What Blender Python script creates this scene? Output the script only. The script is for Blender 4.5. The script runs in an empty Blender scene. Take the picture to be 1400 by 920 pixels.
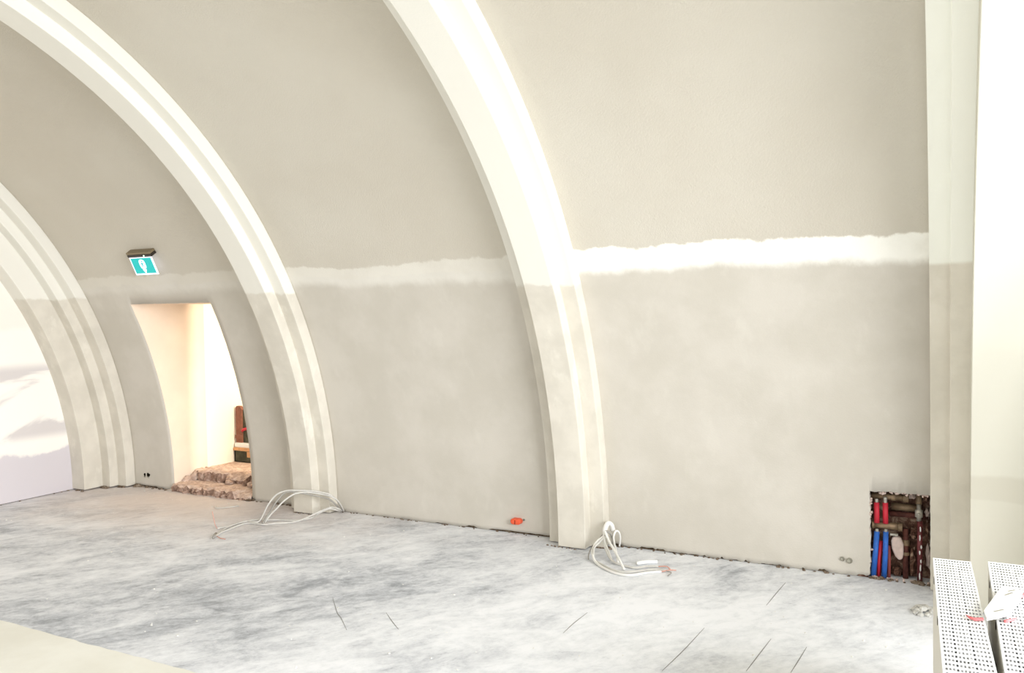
import bpy, math, random
from mathutils import Vector, Matrix

random.seed(7)
scn = bpy.context.scene
COL = scn.collection

# ------------------------------------------------------------------ camera
F_PX = 1138.757
cam_d = bpy.data.cameras.new('camera')
cam = bpy.data.objects.new('camera', cam_d)
COL.objects.link(cam)
cam_d.sensor_fit = 'HORIZONTAL'
cam_d.sensor_width = 36.0
cam_d.lens = F_PX / 1400 * 36.0
cam_d.clip_start = 0.02
_r = Vector((0.8859906672, 0.4634524918, -0.0152422231))
_u = Vector((-0.0018445917, 0.0363929234, 0.9993358558))
_f = Vector((-0.4636994016, 0.8853741260, -0.0330986711))
cam.matrix_world = Matrix(((_r.x, _u.x, -_f.x, 0), (_r.y, _u.y, -_f.y, 0), (_r.z, _u.z, -_f.z, 1.65), (0, 0, 0, 1)))
scn.camera = cam

# ------------------------------------------------------------------ world, daylight, exposure
scn.view_settings.view_transform = 'Standard'
scn.view_settings.look = 'None'
scn.view_settings.gamma = 1.0
scn.view_settings.exposure = 0.0
scn.view_settings.use_curve_mapping = False
w = bpy.data.worlds.new('sky'); scn.world = w
w.use_nodes = True
w.node_tree.nodes['Background'].inputs[0].default_value = (0.93, 0.97, 1.0, 1)
w.node_tree.nodes['Background'].inputs[1].default_value = 1.0

def area(name, loc, target, sx, sy, power, col):
    l = bpy.data.lights.new(name, 'AREA'); l.shape = 'RECTANGLE'; l.size = sx; l.size_y = sy
    l.energy = power; l.color = col
    o = bpy.data.objects.new(name, l); COL.objects.link(o); o.location = loc
    o.rotation_euler = (Vector(target) - Vector(loc)).to_track_quat('-Z', 'Y').to_euler()
    return o
# overcast daylight falling in through the big glazed end arch (right); weaker unseen fill panels are added behind the camera
area('daylight_end_window', (5.8, 0.9, 2.6), (-4.0, 3.6, 1.4), 7.0, 4.2, 1680, (0.945, 0.965, 1.0))
area('side_fill_a', (-1.0, -1.35, 1.7), (-0.4, 3, 1.1), 1.7, 1.7, 42, (0.945, 0.965, 1.0))
area('side_fill_b', (-3.4, -1.35, 1.7), (-3.4, 3, 1.0), 1.7, 1.7, 21, (0.945, 0.965, 1.0))
area('side_fill_c', (-5.8, -1.35, 1.7), (-5.8, 3, 1.0), 1.7, 1.7, 12, (0.945, 0.965, 1.0))
# work lamp in the back room beyond the doorway
area('back_room_lamp', (-4.55, 5.92, 1.3), (-6.4, 6.02, 1.0), 0.12, 0.5, 33, (1.0, 0.86, 0.68))
area('back_room_fill', (-4.9, 6.7, 2.1), (-5.9, 5.6, 0.3), 0.3, 0.3, 7, (1.0, 0.80, 0.58))  # weak second lamp added as fill for the door reveal and floor

# ------------------------------------------------------------------ material helpers
def lin(c):
    return tuple(((v / 255) / 12.92 if v / 255 <= 0.04045 else ((v / 255 + 0.055) / 1.055) ** 2.4) for v in c) + (1,)

class NT:
    def __init__(s, name, rough=0.9, spec=0.2):
        s.m = bpy.data.materials.new(name); s.m.use_nodes = True
        s.t = s.m.node_tree; s.b = s.t.nodes['Principled BSDF']
        s.b.inputs['Roughness'].default_value = rough
        s.b.inputs['Specular IOR Level'].default_value = spec
        s.pos = None
    def n(s, typ, **kw):
        nd = s.t.nodes.new(typ)
        for k, v in kw.items(): setattr(nd, k, v)
        return nd
    def link(s, a, b): s.t.links.new(a, b)
    def setin(s, sock, v):
        if hasattr(v, 'is_output') or isinstance(v, bpy.types.NodeSocket): s.link(v, sock)
        else: sock.default_value = v
    def P(s):
        if s.pos is None: s.pos = s.n('ShaderNodeNewGeometry').outputs['Position']
        return s.pos
    def xyz(s):
        sp = s.n('ShaderNodeSeparateXYZ'); s.link(s.P(), sp.inputs[0]); return sp.outputs
    def noise(s, scale, detail=4, rough=0.55, vec=None, dist=0.0):
        nd = s.n('ShaderNodeTexNoise'); nd.inputs['Scale'].default_value = scale
        nd.inputs['Detail'].default_value = detail; nd.inputs['Roughness'].default_value = rough
        nd.inputs['Distortion'].default_value = dist
        s.link(vec if vec is not None else s.P(), nd.inputs['Vector']); return nd.outputs['Fac']
    def mapped(s, loc=(0, 0, 0), rot=(0, 0, 0), sc=(1, 1, 1)):
        nd = s.n('ShaderNodeMapping'); nd.inputs['Location'].default_value = loc
        nd.inputs['Rotation'].default_value = rot; nd.inputs['Scale'].default_value = sc
        s.link(s.P(), nd.inputs['Vector']); return nd.outputs[0]
    def math(s, op, a, b=0.0, c=None, clamp=False):
        nd = s.n('ShaderNodeMath', operation=op); nd.use_clamp = clamp
        s.setin(nd.inputs[0], a); s.setin(nd.inputs[1], b)
        if c is not None: s.setin(nd.inputs[2], c)
        return nd.outputs[0]
    def ramp(s, v, lo, hi, a=0.0, b=1.0, smooth=True):
        nd = s.n('ShaderNodeMapRange'); nd.interpolation_type = 'SMOOTHSTEP' if smooth else 'LINEAR'
        s.setin(nd.inputs['Value'], v)
        for k, q in (('From Min', lo), ('From Max', hi), ('To Min', a), ('To Max', b)): s.setin(nd.inputs[k], q)
        return nd.outputs[0]
    def mix(s, f, a, b):
        nd = s.n('ShaderNodeMix', data_type='RGBA')
        s.setin(nd.inputs[0], f); s.setin(nd.inputs[6], a); s.setin(nd.inputs[7], b); return nd.outputs[2]
    def base(s, c): s.setin(s.b.inputs['Base Color'], c)
    def bump(s, hgt, strength=0.2, dist=0.01):
        nd = s.n('ShaderNodeBump'); nd.inputs['Strength'].default_value = strength
        nd.inputs['Distance'].default_value = dist
        s.link(hgt, nd.inputs['Height']); s.link(nd.outputs[0], s.b.inputs['Normal'])

def plain(name, rgb, rough=0.7, spec=0.3, metal=0.0, var=0.0, vs=30.0):
    t = NT(name, rough, spec); t.b.inputs['Metallic'].default_value = metal
    c = lin(rgb)
    if var:
        n = t.noise(vs, 5)
        d = tuple(max(0, v * (1 - var)) for v in c[:3]) + (1,); l = tuple(min(1, v * (1 + var)) for v in c[:3]) + (1,)
        t.base(t.mix(t.ramp(n, 0.3, 0.7), d, l))
    else: t.base(c)
    return t.m

def glow(name, rgb, k):
    t = NT(name); t.base(lin(rgb)); t.b.inputs['Emission Color'].default_value = lin(rgb)
    t.b.inputs['Emission Strength'].default_value = k
    return t.m

# ---- bay walls: painted stucco above, filler band, fresh plaster below
def wall_material():
    t = NT('bay_wall_plaster', 0.95, 0.1)
    X, Y, Z = t.xyz()
    upper = t.mix(t.ramp(t.noise(0.9, 3), 0.3, 0.7), lin((203, 196, 182)), lin((209, 203, 190)))
    lower_n = t.ramp(t.noise(2.6, 6, 0.6), 0.34, 0.68)
    lower = t.mix(lower_n, lin((200, 194, 182)), lin((208, 202, 191)))
    smear = t.ramp(t.noise(7, 6, 0.62, t.mapped(sc=(1, 1, .45))), 0.56, 0.72)
    lower = t.mix(t.math('MULTIPLY', smear, 0.14), lower, lin((228, 224, 213)))
    rag = t.math('MULTIPLY', t.math('SUBTRACT', t.noise(9, 6, 0.65, t.mapped(sc=(1, 1, .6))), 0.5), 0.075)
    rag2 = t.math('MULTIPLY', t.math('SUBTRACT', t.noise(1.3, 2), 0.5), 0.10)
    zt = t.math('ADD', t.math('ADD', Z, rag), rag2)
    zb = t.math('ADD', t.math('ADD', Z, t.math('MULTIPLY', rag, 0.9)), rag2)
    # band lies a little lower in the far bays
    sh = t.ramp(X, -2.2, -2.7, 0.0, 0.035)
    zt = t.math('ADD', zt, sh); zb = t.math('ADD', zb, sh)
    top = t.ramp(zt, 2.008, 2.026, 1.0, 0.0)
    soft = t.ramp(zb, 1.845, 1.915)
    isup = t.ramp(zt, 1.93, 1.95)
    basec = t.mix(isup, lower, upper)
    op = t.ramp(X, -2.4, -2.0, 0.42, 1.0)
    op = t.math('MULTIPLY', op, t.ramp(X, -5.0, -4.6, 0.55, 1.0))
    op = t.math('MULTIPLY', op, t.ramp(t.noise(3.2, 5), 0.25, 0.5, 0.7, 1.0))
    band = t.math('MULTIPLY', t.math('MULTIPLY', top, soft), op)
    t.base(t.mix(band, basec, lin((250, 248, 240))))
    fine = t.noise(95, 4, 0.6)
    t.bump(t.math('MULTIPLY', fine, t.ramp(zt, 1.95, 2.05, 0.25, 1.0)), 0.35, 0.012)
    return t.m

def rib_material(name, zcut, up=(231, 228, 218), lo=(210, 204, 191), cut_noise=0.02):
    t = NT(name, 0.9, 0.12)
    X, Y, Z = t.xyz()
    n = t.math('MULTIPLY', t.math('SUBTRACT', t.noise(8, 4), 0.5), cut_noise * 4)
    m = t.ramp(t.math('ADD', Z, n), zcut - 0.012, zcut + 0.012)
    l = t.mix(t.ramp(t.noise(5, 5), 0.35, 0.68), lin(lo), lin(tuple(min(255, v + 10) for v in lo)))
    sm = t.ramp(t.noise(6, 5, 0.6, t.mapped(loc=(3, 1, 0), sc=(1, 1, .6))), 0.58, 0.7)
    l = t.mix(t.math('MULTIPLY', sm, 0.4), l, lin((236, 231, 219)))
    t.base(t.mix(m, l, lin(up)))
    t.bump(t.noise(80, 3), 0.1, 0.006)
    return t.m

def endwall_material():
    t = NT('end_wall_skim', 0.85, 0.15)
    X, Y, Z = t.xyz()
    big = t.noise(1.6, 6, 0.55, t.mapped(sc=(1, .55, 1.3)), 0.6)
    blot = t.ramp(big, 0.50, 0.56)
    lowz = t.ramp(t.math('ADD', Z, t.math('MULTIPLY', t.math('SUBTRACT', t.noise(3.5, 5), .5), .22)), 0.40, 0.44, 1, 0)
    midz = t.math('MULTIPLY', t.ramp(Z, 0.5, 0.6), t.ramp(Z, 1.15, 1.25, 1, 0))
    c = t.mix(t.math('MULTIPLY', blot, midz), lin((246, 241, 233)), lin((212, 206, 203)))
    c = t.mix(lowz, c, lin((210, 204, 207)))
    up = t.ramp(t.math('ADD', Z, t.math('MULTIPLY', t.math('SUBTRACT', t.noise(4, 4), .5), .12)), 1.50, 1.58)
    c = t.mix(t.math('MULTIPLY', up, 0.6), c, lin((240, 233, 222)))
    t.base(c)
    return t.m

def floor_material():
    t = NT('dusty_concrete', 0.75, 0.25)
    def streak(ang, sx, sy, loc=(0, 0, 0)):
        nd = t.n('ShaderNodeMapping', vector_type='TEXTURE'); nd.inputs['Location'].default_value = loc
        nd.inputs['Rotation'].default_value = (0, 0, math.radians(ang)); nd.inputs['Scale'].default_value = (sx, sy, 1)
        t.link(t.P(), nd.inputs['Vector']); return nd.outputs[0]
    X, Y, Z = t.xyz()
    n1 = t.noise(1.7, 10, 0.68, streak(53, 1.35, 0.8), 0.5)
    n2 = t.noise(5.5, 9, 0.74, streak(50, 1.5, 0.85, (3, 1, 0)), 0.7)
    n3 = t.noise(24, 7, 0.8, streak(56, 1.3, 0.9))
    # scuffed, less dusty zone left of the middle; tone also darker along the foot of the wall
    sp = t.n('ShaderNodeSeparateXYZ'); t.link(streak(53, 1.75, 0.85, (-3.5, 3.5, 0)), sp.inputs[0])
    rr_ = t.math('SQRT', t.math('ADD', t.math('MULTIPLY', sp.outputs[0], sp.outputs[0]), t.math('MULTIPLY', sp.outputs[1], sp.outputs[1])))
    worn = t.ramp(rr_, 0.2, 1.5, 0.085, 0.0)
    foot = t.math('MULTIPLY', t.ramp(Y, 4.75, 5.2, 0.0, 0.05), t.ramp(X, -6.5, -3.0, 0.4, 1.0))
    left = t.ramp(X, -6.0, -2.2, 0.035, -0.035)  # daylight fall-off put into the floor tone, darker left and lighter right
    f = t.math('ADD', t.math('MULTIPLY', n1, 0.50), t.math('MULTIPLY', n2, 0.42))
    f = t.math('ADD', f, t.math('MULTIPLY', n3, 0.30))
    f = t.math('SUBTRACT', f, 0.118)
    f = t.math('SUBTRACT', t.math('SUBTRACT', t.math('SUBTRACT', f, worn), foot), left)
    cr = t.n('ShaderNodeValToRGB'); t.link(f, cr.inputs[0])
    e = cr.color_ramp.elements
    e[0].position = 0.33; e[0].color = lin((158, 161, 167))
    e[1].position = 0.585; e[1].color = lin((243, 244, 247))
    for p, c in ((0.40, (194, 197, 202)), (0.455, (217, 219, 223)), (0.52, (233, 235, 238))):
        q = e.new(p); q.color = lin(c)
    c = cr.outputs[0]
    # warm lamp light spilling from the doorway, put into the floor colour
    dx = t.math('MULTIPLY', t.math('ADD', X, 6.1), 0.5); dy = t.math('SUBTRACT', Y, 5.3)
    r = t.math('SQRT', t.math('ADD', t.math('MULTIPLY', dx, dx), t.math('MULTIPLY', dy, dy)))
    door_spill = t.ramp(t.math('ADD', r, t.math('MULTIPLY', t.math('SUBTRACT', t.noise(3, 5), .5), .9)), 0.1, 1.6, 0.8, 0)
    c = t.mix(door_spill, c, lin((222, 209, 201)))
    t.base(c)
    t.bump(t.math('ADD', n2, t.math('MULTIPLY', n3, .5)), 0.3, 0.012)
    return t.m

def masonry_material(name, dark, mid, light, scale=16):
    t = NT(name, 0.95, 0.1)
    n = t.noise(scale, 8, 0.7, None, 0.8)
    cr = t.n('ShaderNodeValToRGB'); t.link(n, cr.inputs[0]); e = cr.color_ramp.elements
    e[0].position = 0.34; e[0].color = lin(dark); e[1].position = 0.70; e[1].color = lin(light)
    q = e.new(0.52); q.color = lin(mid)
    t.base(cr.outputs[0]); t.bump(t.noise(scale * 2, 6), 0.6, 0.015)
    return t.m

M = {}
M['wall'] = wall_material()
M['rib'] = rib_material('rib_plaster', 1.80)
M['rib_right'] = rib_material('rib_plaster_right', 1.845, (250, 250, 240), (221, 215, 201), 0.004)
def white_pier():
    t = NT('white_skim', 0.8, 0.2); X, Y, Z = t.xyz()
    n = t.math('MULTIPLY', t.math('SUBTRACT', t.noise(3, 4), .5), .06); z = t.math('ADD', Z, n)
    b = t.math('MULTIPLY', t.ramp(z, .60, .62), t.ramp(z, .73, .76, 1, 0))
    c = t.mix(t.math('MULTIPLY', b, .55), lin((224, 221, 207)), lin((206, 200, 184)))
    c = t.mix(t.ramp(z, .60, .615, .35, 0), c, lin((212, 206, 190)))
    t.base(c); return t.m
M['pier'] = white_pier()
M['endwall'] = endwall_material()
M['floor'] = floor_material()
M['masonry'] = masonry_material('old_masonry', (62, 42, 34), (112, 82, 68), (190, 168, 146), 20)
M['rubble'] = masonry_material('brick_rubble', (168, 142, 128), (208, 184, 168), (232, 214, 200), 16)
M['riser'] = masonry_material('brick_darker', (104, 84, 72), (168, 140, 124), (210, 190, 176), 22)
M['crumb_dark'] = masonry_material('dirt_crumbs', (70, 56, 44), (128, 112, 96), (176, 164, 148), 40)
M['crumb'] = plain('plaster_crumbs', (232, 230, 224), 0.95, 0.1, 0, 0.15, 40)
M['gap'] = masonry_material('wall_foot_joint', (60, 48, 38), (96, 82, 66), (150, 138, 118), 22)
M['reveal'] = plain('peach_plaster', (246, 230, 212), 0.9, 0.1, 0, 0.03, 4)
M['backwall'] = plain('white_back_wall', (250, 246, 236), 0.9, 0.1)
M['sheet'] = None

# ------------------------------------------------------------------ mesh helpers
class MB:
    def __init__(s): s.v = []; s.f = []
    def add(s, vs, fs):
        o = len(s.v); s.v += [tuple(p) for p in vs]; s.f += [tuple(i + o for i in q) for q in fs]; return s
    def box(s, lo, hi, mat=None):
        x0, y0, z0 = lo; x1, y1, z1 = hi
        vs = [(x0, y0, z0), (x1, y0, z0), (x1, y1, z0), (x0, y1, z0), (x0, y0, z1), (x1, y0, z1), (x1, y1, z1), (x0, y1, z1)]
        if mat: vs = [mat @ Vector(p) for p in vs]
        return s.add(vs, [(0, 3, 2, 1), (4, 5, 6, 7), (0, 1, 5, 4), (1, 2, 6, 5), (2, 3, 7, 6), (3, 0, 4, 7)])
    def prism(s, poly, a, b, mat=None):
        """poly: 2D outline (x, y) extruded from z=a to z=b"""
        n = len(poly); vs = [(p[0], p[1], a) for p in poly] + [(p[0], p[1], b) for p in poly]
        if mat: vs = [mat @ Vector(p) for p in vs]
        fs = [tuple(reversed(range(n))), tuple(range(n, 2 * n))] + [(i, (i + 1) % n, n + (i + 1) % n, n + i) for i in range(n)]
        return s.add(vs, fs)
    def tube(s, pts, r, n=8, cap=True, radii=None):
        P = [Vector(p) for p in pts]; vs = []; fs = []
        up = Vector((0, 0, 1)); T0 = (P[1] - P[0]).normalized()
        nrm = T0.cross(up) if abs(T0.z) < .95 else T0.cross(Vector((1, 0, 0)))
        nrm.normalize()
        for i, p in enumerate(P):
            T = (P[min(i + 1, len(P) - 1)] - P[max(i - 1, 0)]).normalized()
            nrm = (nrm - T * nrm.dot(T)).normalized(); b = T.cross(nrm)
            rr = radii[i] if radii else r
            for k in range(n):
                a = 2 * math.pi * k / n; vs.append(p + (nrm * math.cos(a) + b * math.sin(a)) * rr)
        for i in range(len(P) - 1):
            for k in range(n):
                fs.append((i * n + k, i * n + (k + 1) % n, (i + 1) * n + (k + 1) % n, (i + 1) * n + k))
        if cap: fs += [tuple(reversed(range(n))), tuple(range((len(P) - 1) * n, len(P) * n))]
        return s.add(vs, fs)
    def blob(s, c, r, seed, nu=8, nv=6, jit=.25):
        """rough stone-like lump; r = (rx, ry, rz)"""
        rd = random.Random(seed); vs = [(c[0], c[1], c[2] - r[2])]
        for j in range(1, nv):
            ph = -math.pi / 2 + math.pi * j / nv
            for i in range(nu):
                a = 2 * math.pi * i / nu; k = 1 + rd.uniform(-jit, jit)
                vs.append((c[0] + r[0] * k * math.cos(ph) * math.cos(a), c[1] + r[1] * k * math.cos(ph) * math.sin(a), c[2] + r[2] * k * math.sin(ph)))
        vs.append((c[0], c[1], c[2] + r[2])); fs = []
        for i in range(nu): fs.append((0, 1 + (i + 1) % nu, 1 + i))
        for j in range(nv - 2):
            for i in range(nu):
                a = 1 + j * nu + i; b = 1 + j * nu + (i + 1) % nu; fs.append((a, b, b + nu, a + nu))
        t = len(vs) - 1; o = 1 + (nv - 2) * nu
        for i in range(nu): fs.append((o + i, o + (i + 1) % nu, t))
        return s.add(vs, fs)
    def build(s, name, mat, parent=None, smooth=False, bevel=0.0, seg=2):
        me = bpy.data.meshes.new(name); me.from_pydata(s.v, [], s.f); me.update()
        if smooth:
            for p in me.polygons: p.use_smooth = True
        me.materials.append(mat)
        o = bpy.data.objects.new(name, me); COL.objects.link(o)
        if parent: o.parent = parent
        if bevel:
            b = o.modifiers.new('bevel', 'BEVEL'); b.width = bevel; b.segments = seg; b.limit_method = 'ANGLE'
        return o

def tag(o, label, cat, group=None, kind=None):
    o['label'] = label; o['category'] = cat
    if group: o['group'] = group
    if kind: o['kind'] = kind
    return o
def thing(name, loc, label, cat, group=None, rz=0.0):
    o = bpy.data.objects.new(name, None); COL.objects.link(o); o.location = loc; o.rotation_euler = (0, 0, rz)
    o.empty_display_size = 0.05
    return tag(o, label, cat, group)
def structure(o, label=None):
    o['kind'] = 'structure'
    if label: o['label'] = label
    return o
def catmull(pts, k=7):
    P = [Vector(p) for p in pts]; P = [P[0] * 2 - P[1]] + P + [P[-1] * 2 - P[-2]]; out = []
    for i in range(1, len(P) - 2):
        a, b, c, d = P[i - 1:i + 3]
        for j in range(k):
            t = j / k
            out.append(0.5 * ((2 * b) + (c - a) * t + (2 * a - 5 * b + 4 * c - d) * t * t + (3 * b - a - 3 * c + d) * t ** 3))
    out.append(P[-2]); return out

# ------------------------------------------------------------------ room shell (barrel vault along X)
YC, ZC, R = 1.6791, 0.0365, 3.7026
S1, S2, S3 = 0.0976, 0.1843, 0.3729
def arc(th, off=0.0):
    return YC + (R - off) * math.cos(th), ZC + (R - off) * math.sin(th)
def th_at(z, off=0.0): return math.asin(max(0, min(1, (z - ZC) / (R - off))))

X_L, X_R = -7.351, 0.62
RIB = {1: -6.9482, 2: -4.4718, 3: -2.0794, 4: -0.0863}
WS, WM = 0.1053, 0.2019

def vault_bay(name, x0, x1, hole=None, fine=0.03, seed=1):
    """inner vault surface between two ribs, thickened outwards; hole=(xa, xb, ztop) cut from the floor up"""
    rd = random.Random(seed)
    xs = [x0]
    while xs[-1] < x1 - fine * 1.4: xs.append(xs[-1] + fine)
    xs.append(x1)
    if hole:
        xs = [x for x in xs if abs(x - hole[0]) > fine * .5 and abs(x - hole[1]) > fine * .5] + [hole[0]] + ([hole[1]] if hole[1] < x1 - 1e-4 else [])
        xs = sorted(set(xs))
    zs = [('z', 0.0), ('z', 0.02)]
    ths = []
    th = 0.0
    stop = th_at(hole[2]) if hole else 0.0
    n1 = 28
    if hole: ths += [stop * i / n1 for i in range(n1 + 1)]
    else: ths += [0.0]
    n2 = 96
    a0 = ths[-1]
    ths += [a0 + (math.pi - a0) * i / n2 for i in range(1, n2 + 1)]
    rows = [None] + ths
    m = MB(); nx = len(xs)
    foot = [rd.choice([0.001, 0.002, 0.004, 0.012, 0.016, 0.012]) for _ in xs]
    # smooth runs: the open joint comes and goes in stretches
    run = 0.008
    for i in range(nx):
        if rd.random() < .22: run = rd.choice([0.0, 0.0, 0.006, 0.013, 0.016])
        foot[i] = run + rd.uniform(0, .004)
    for r, th in enumerate(rows):
        for i, x in enumerate(xs):
            if r == 0: m.v.append((x, YC + R, foot[i]))
            else:
                y, z = arc(th); m.v.append((x, y, max(z, 0.0) if th > 3.0 else z))
    # ragged edge round the cut opening
    if hole:
        ia, ib = xs.index(hole[0]), (xs.index(hole[1]) if hole[1] in xs else nx - 1)
        it = 1 + n1
        amp = hole[3]
        for r in range(0, it + 1):
            for i in (ia, ib):
                if i in (0, nx - 1): continue
                k = r * nx + i; v = m.v[k]; m.v[k] = (v[0] + rd.uniform(-amp, amp), v[1], v[2])
        for i in range(ia + 1, ib):
            k = it * nx + i; v = m.v[k]; dth = rd.uniform(-amp, amp) / R; y, z = arc(stop + dth); m.v[k] = (v[0], y, z)
    for r in range(len(rows) - 1):
        for i in range(nx - 1):
            if hole and ia <= i < ib and r < it: continue
            a = r * nx + i
            m.f.append((a, a + 1, a + nx + 1, a + nx))
    o = m.build(name, M['wall'], None, True)
    s = o.modifiers.new('thick', 'SOLIDIFY'); s.thickness = 0.09; s.offset = -1
    structure(o)
    return o

DOOR = (-6.408, -5.420, 1.742, 0.0015)
NICHE = (-0.412, -0.088, 0.535, 0.005)
vault_bay('wall_far', RIB[3] - 0.02, RIB[4] + 0.02, NICHE, 0.014, 3)
vault_bay('wall_far', RIB[2] - 0.02, RIB[3] - 2 * WS - WM + 0.02, None, 0.04, 5)
vault_bay('wall_far', RIB[1] - 0.02, RIB[2] - 2 * WS - WM + 0.02, DOOR, 0.04, 9)

def rib(name, section, mat, n=128, lift=0.0):
    """section: closed list of (x, offset towards the room) swept along the vault"""
    m = MB(); k = len(section)
    for j in range(-1, n + 2):
        th = math.pi * min(max(j, 0), n) / n
        for (x, o) in section:
            y, z = arc(th, o)
            if j == -1 or j == n + 1: z = lift
            m.v.append((x, y, z))
    J = n + 3
    for j in range(J - 1):
        for i in range(k):
            a = j * k + i; b = j * k + (i + 1) % k
            m.f.append((a, a + k, b + k, b))
    m.f.append(tuple(range(k))); m.f.append(tuple(reversed(range((J - 1) * k, J * k))))
    o = m.build(name, mat, None, False, 0.004, 2)
    return structure(o)

E_ = -0.06
x = RIB[1]
rib('trim_1', [(x, E_), (x, S1), (-7.0671, S1), (-7.0671, S2), (-7.1764, S2), (-7.1764, S3), (-7.42, S3), (-7.42, E_)], M['rib'], lift=.012)
for k, xe in ((2, RIB[2]), (3, RIB[3])):
    xb = xe - WS; xa = xb - WM; xw = xa - WS
    rib('trim_%d' % k, [(xe, E_), (xe, S1), (xb, S1), (xb, S2), (xa, S2), (xa, S1), (xw, S1), (xw, E_)], M['rib'], lift=.006)
x = RIB[4]
rib('trim_4', [(0.0114, S2), (0.0114, S1), (x, S1), (x, E_), (0.2, E_), (0.2, S2)], M['rib_right'], lift=.004)
rib('trim_5', [(0.1060, S3), (0.1060, E_ + .001), (X_R + .3, E_ + .001), (X_R + .3, S3)], M['pier'], lift=.004)

# end wall on the left: half disc inside the last arch
m = MB(); n = 96; rr = R - S3 + 0.02
pts = [(YC + rr, 0.006)] + [(YC + rr * math.cos(math.pi * i / n), ZC + rr * math.sin(math.pi * i / n)) for i in range(n + 1)] + [(YC - rr, 0.006)]
rot = Matrix(((0, 0, 1, 0), (1, 0, 0, 0), (0, 1, 0, 0), (0, 0, 0, 1)))
m.prism(pts, X_L - 0.15, X_L, rot)
structure(m.build('wall_left', M['endwall']))

# end wall on the right: a low sill, a solid side added to shade the pier, the rest a large arched window (out of frame, it lets the daylight in)
m = MB(); m.prism([(YC + rr, 0.0), (YC + rr, 0.25), (YC - rr, 0.25), (YC - rr, 0.0)], X_R + .3, X_R + .42, rot)
zq = lambda yy: ZC + math.sqrt(rr * rr - (yy - YC) ** 2)
m.prism([(YC + rr, 0.25), (YC + rr, ZC)] + [(4.15 + (YC + rr - 4.15) * i / 14, zq(4.15 + (YC + rr - 4.15) * i / 14)) for i in range(13, -1, -1)] + [(4.15, 0.25)], X_R + .3, X_R + .42, rot)
structure(m.build('wall_right', M['pier']))
m = MB()
for yy in (-1.4, -0.4, 0.65, 1.7, 2.75, 3.6):
    hgt = ZC + math.sqrt(max(0.01, rr * rr - (yy - YC) ** 2)); m.box((X_R + .32, yy - .025, .25), (X_R + .38, yy + .025, hgt))
for zz in (1.3, 2.4):
    hw = math.sqrt(rr * rr - (zz - ZC) ** 2); m.box((X_R + .325, YC - hw, zz - .02), (X_R + .375, YC + hw, zz + .02))
structure(m.build('window_1', M['pier']))

# floor, cream sheet on it, foot joint
m = MB()
m.box((-9.0, -2.6, -0.12), (1.3, 5.56, 0.0))
structure(m.build('floor', M['floor']))
m = MB()
m.box((-7.0, 5.395, 0.0), (DOOR[0] - .05, 5.46, 0.028)); m.box((DOOR[1] + .05, 5.395, 0), (NICHE[0] - .02, 5.46, 0.028))
structure(m.build('baseboard_far', M['gap']))
m = MB(); m.box((X_L - .1, -1.3, 0.0), (X_L - .02, 4.98, .012)); structure(m.build('baseboard_left', M['gap']))

def sheet_mat():
    t = NT('cream_board', 0.8, 0.2)
    n = t.ramp(t.noise(2.2, 6, .6), .35, .7); c = t.mix(n, lin((232, 230, 219)), lin((240, 239, 230)))
    s2 = t.ramp(t.noise(5, 4, .5, t.mapped(loc=(2, 2, 0))), .60, .7)
    t.base(t.mix(t.math('MULTIPLY', s2, .5), c, lin((242, 241, 232)))); return t.m
M['sheet'] = sheet_mat()
m = MB(); rd = random.Random(4); N = 90
top = [(-7.0 + 6.0 * i / N, 2.654 + rd.uniform(-.006, .006)) for i in range(N + 1)]
m.prism([(-1.0, -1.2)] + list(reversed(top)) + [(-7.0, -1.2)], 0.0008, 0.007)
tag(m.build('floor_board', M['sheet']), 'thin cream protective board lying on the concrete floor at the bottom left', 'floor board')

# scratches and cracks in the concrete
M['crackc'] = plain('crack_grey', (150, 149, 146), .95, .05)
for pts in ([(-3.139, 3.718), (-2.965, 3.545), (-2.897, 3.493), (-2.756, 3.368)], [(-2.72, 3.66), (-2.61, 3.565), (-2.518, 3.492)], [(-.852, 5.081), (-.868, 4.863), (-.881, 4.649)], [(-1.104, 4.184), (-1.121, 3.871), (-1.145, 3.6)],
            [(-.772, 4.184), (-.788, 3.974), (-.804, 3.763)], [(-.6, 4.158), (-.611, 3.986), (-.622, 3.834)], [(-1.727, 4.128), (-1.733, 3.963), (-1.729, 3.812)]):
    m = MB(); L = [Vector((p[0], p[1], 0)) for p in pts]; C = catmull([(p.x, p.y, 0) for p in L], 5); vs = []; fs = []
    for i, p in enumerate(C):
        T = (C[min(i + 1, len(C) - 1)] - C[max(i - 1, 0)]).normalized(); q = Vector((-T.y, T.x, 0)) * (0.0016 * math.sin(math.pi * (i + .4) / len(C)) + .0006)
        vs += [p + q + Vector((0, 0, .0012)), p - q + Vector((0, 0, .0012)), p - q, p + q]
    for i in range(len(C) - 1):
        a = i * 4
        for k in range(4): fs.append((a + k, a + (k + 1) % 4, a + 4 + (k + 1) % 4, a + 4 + k))
    m.add(vs, fs); structure(m.build('floor_crack', M['crackc']))

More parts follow.
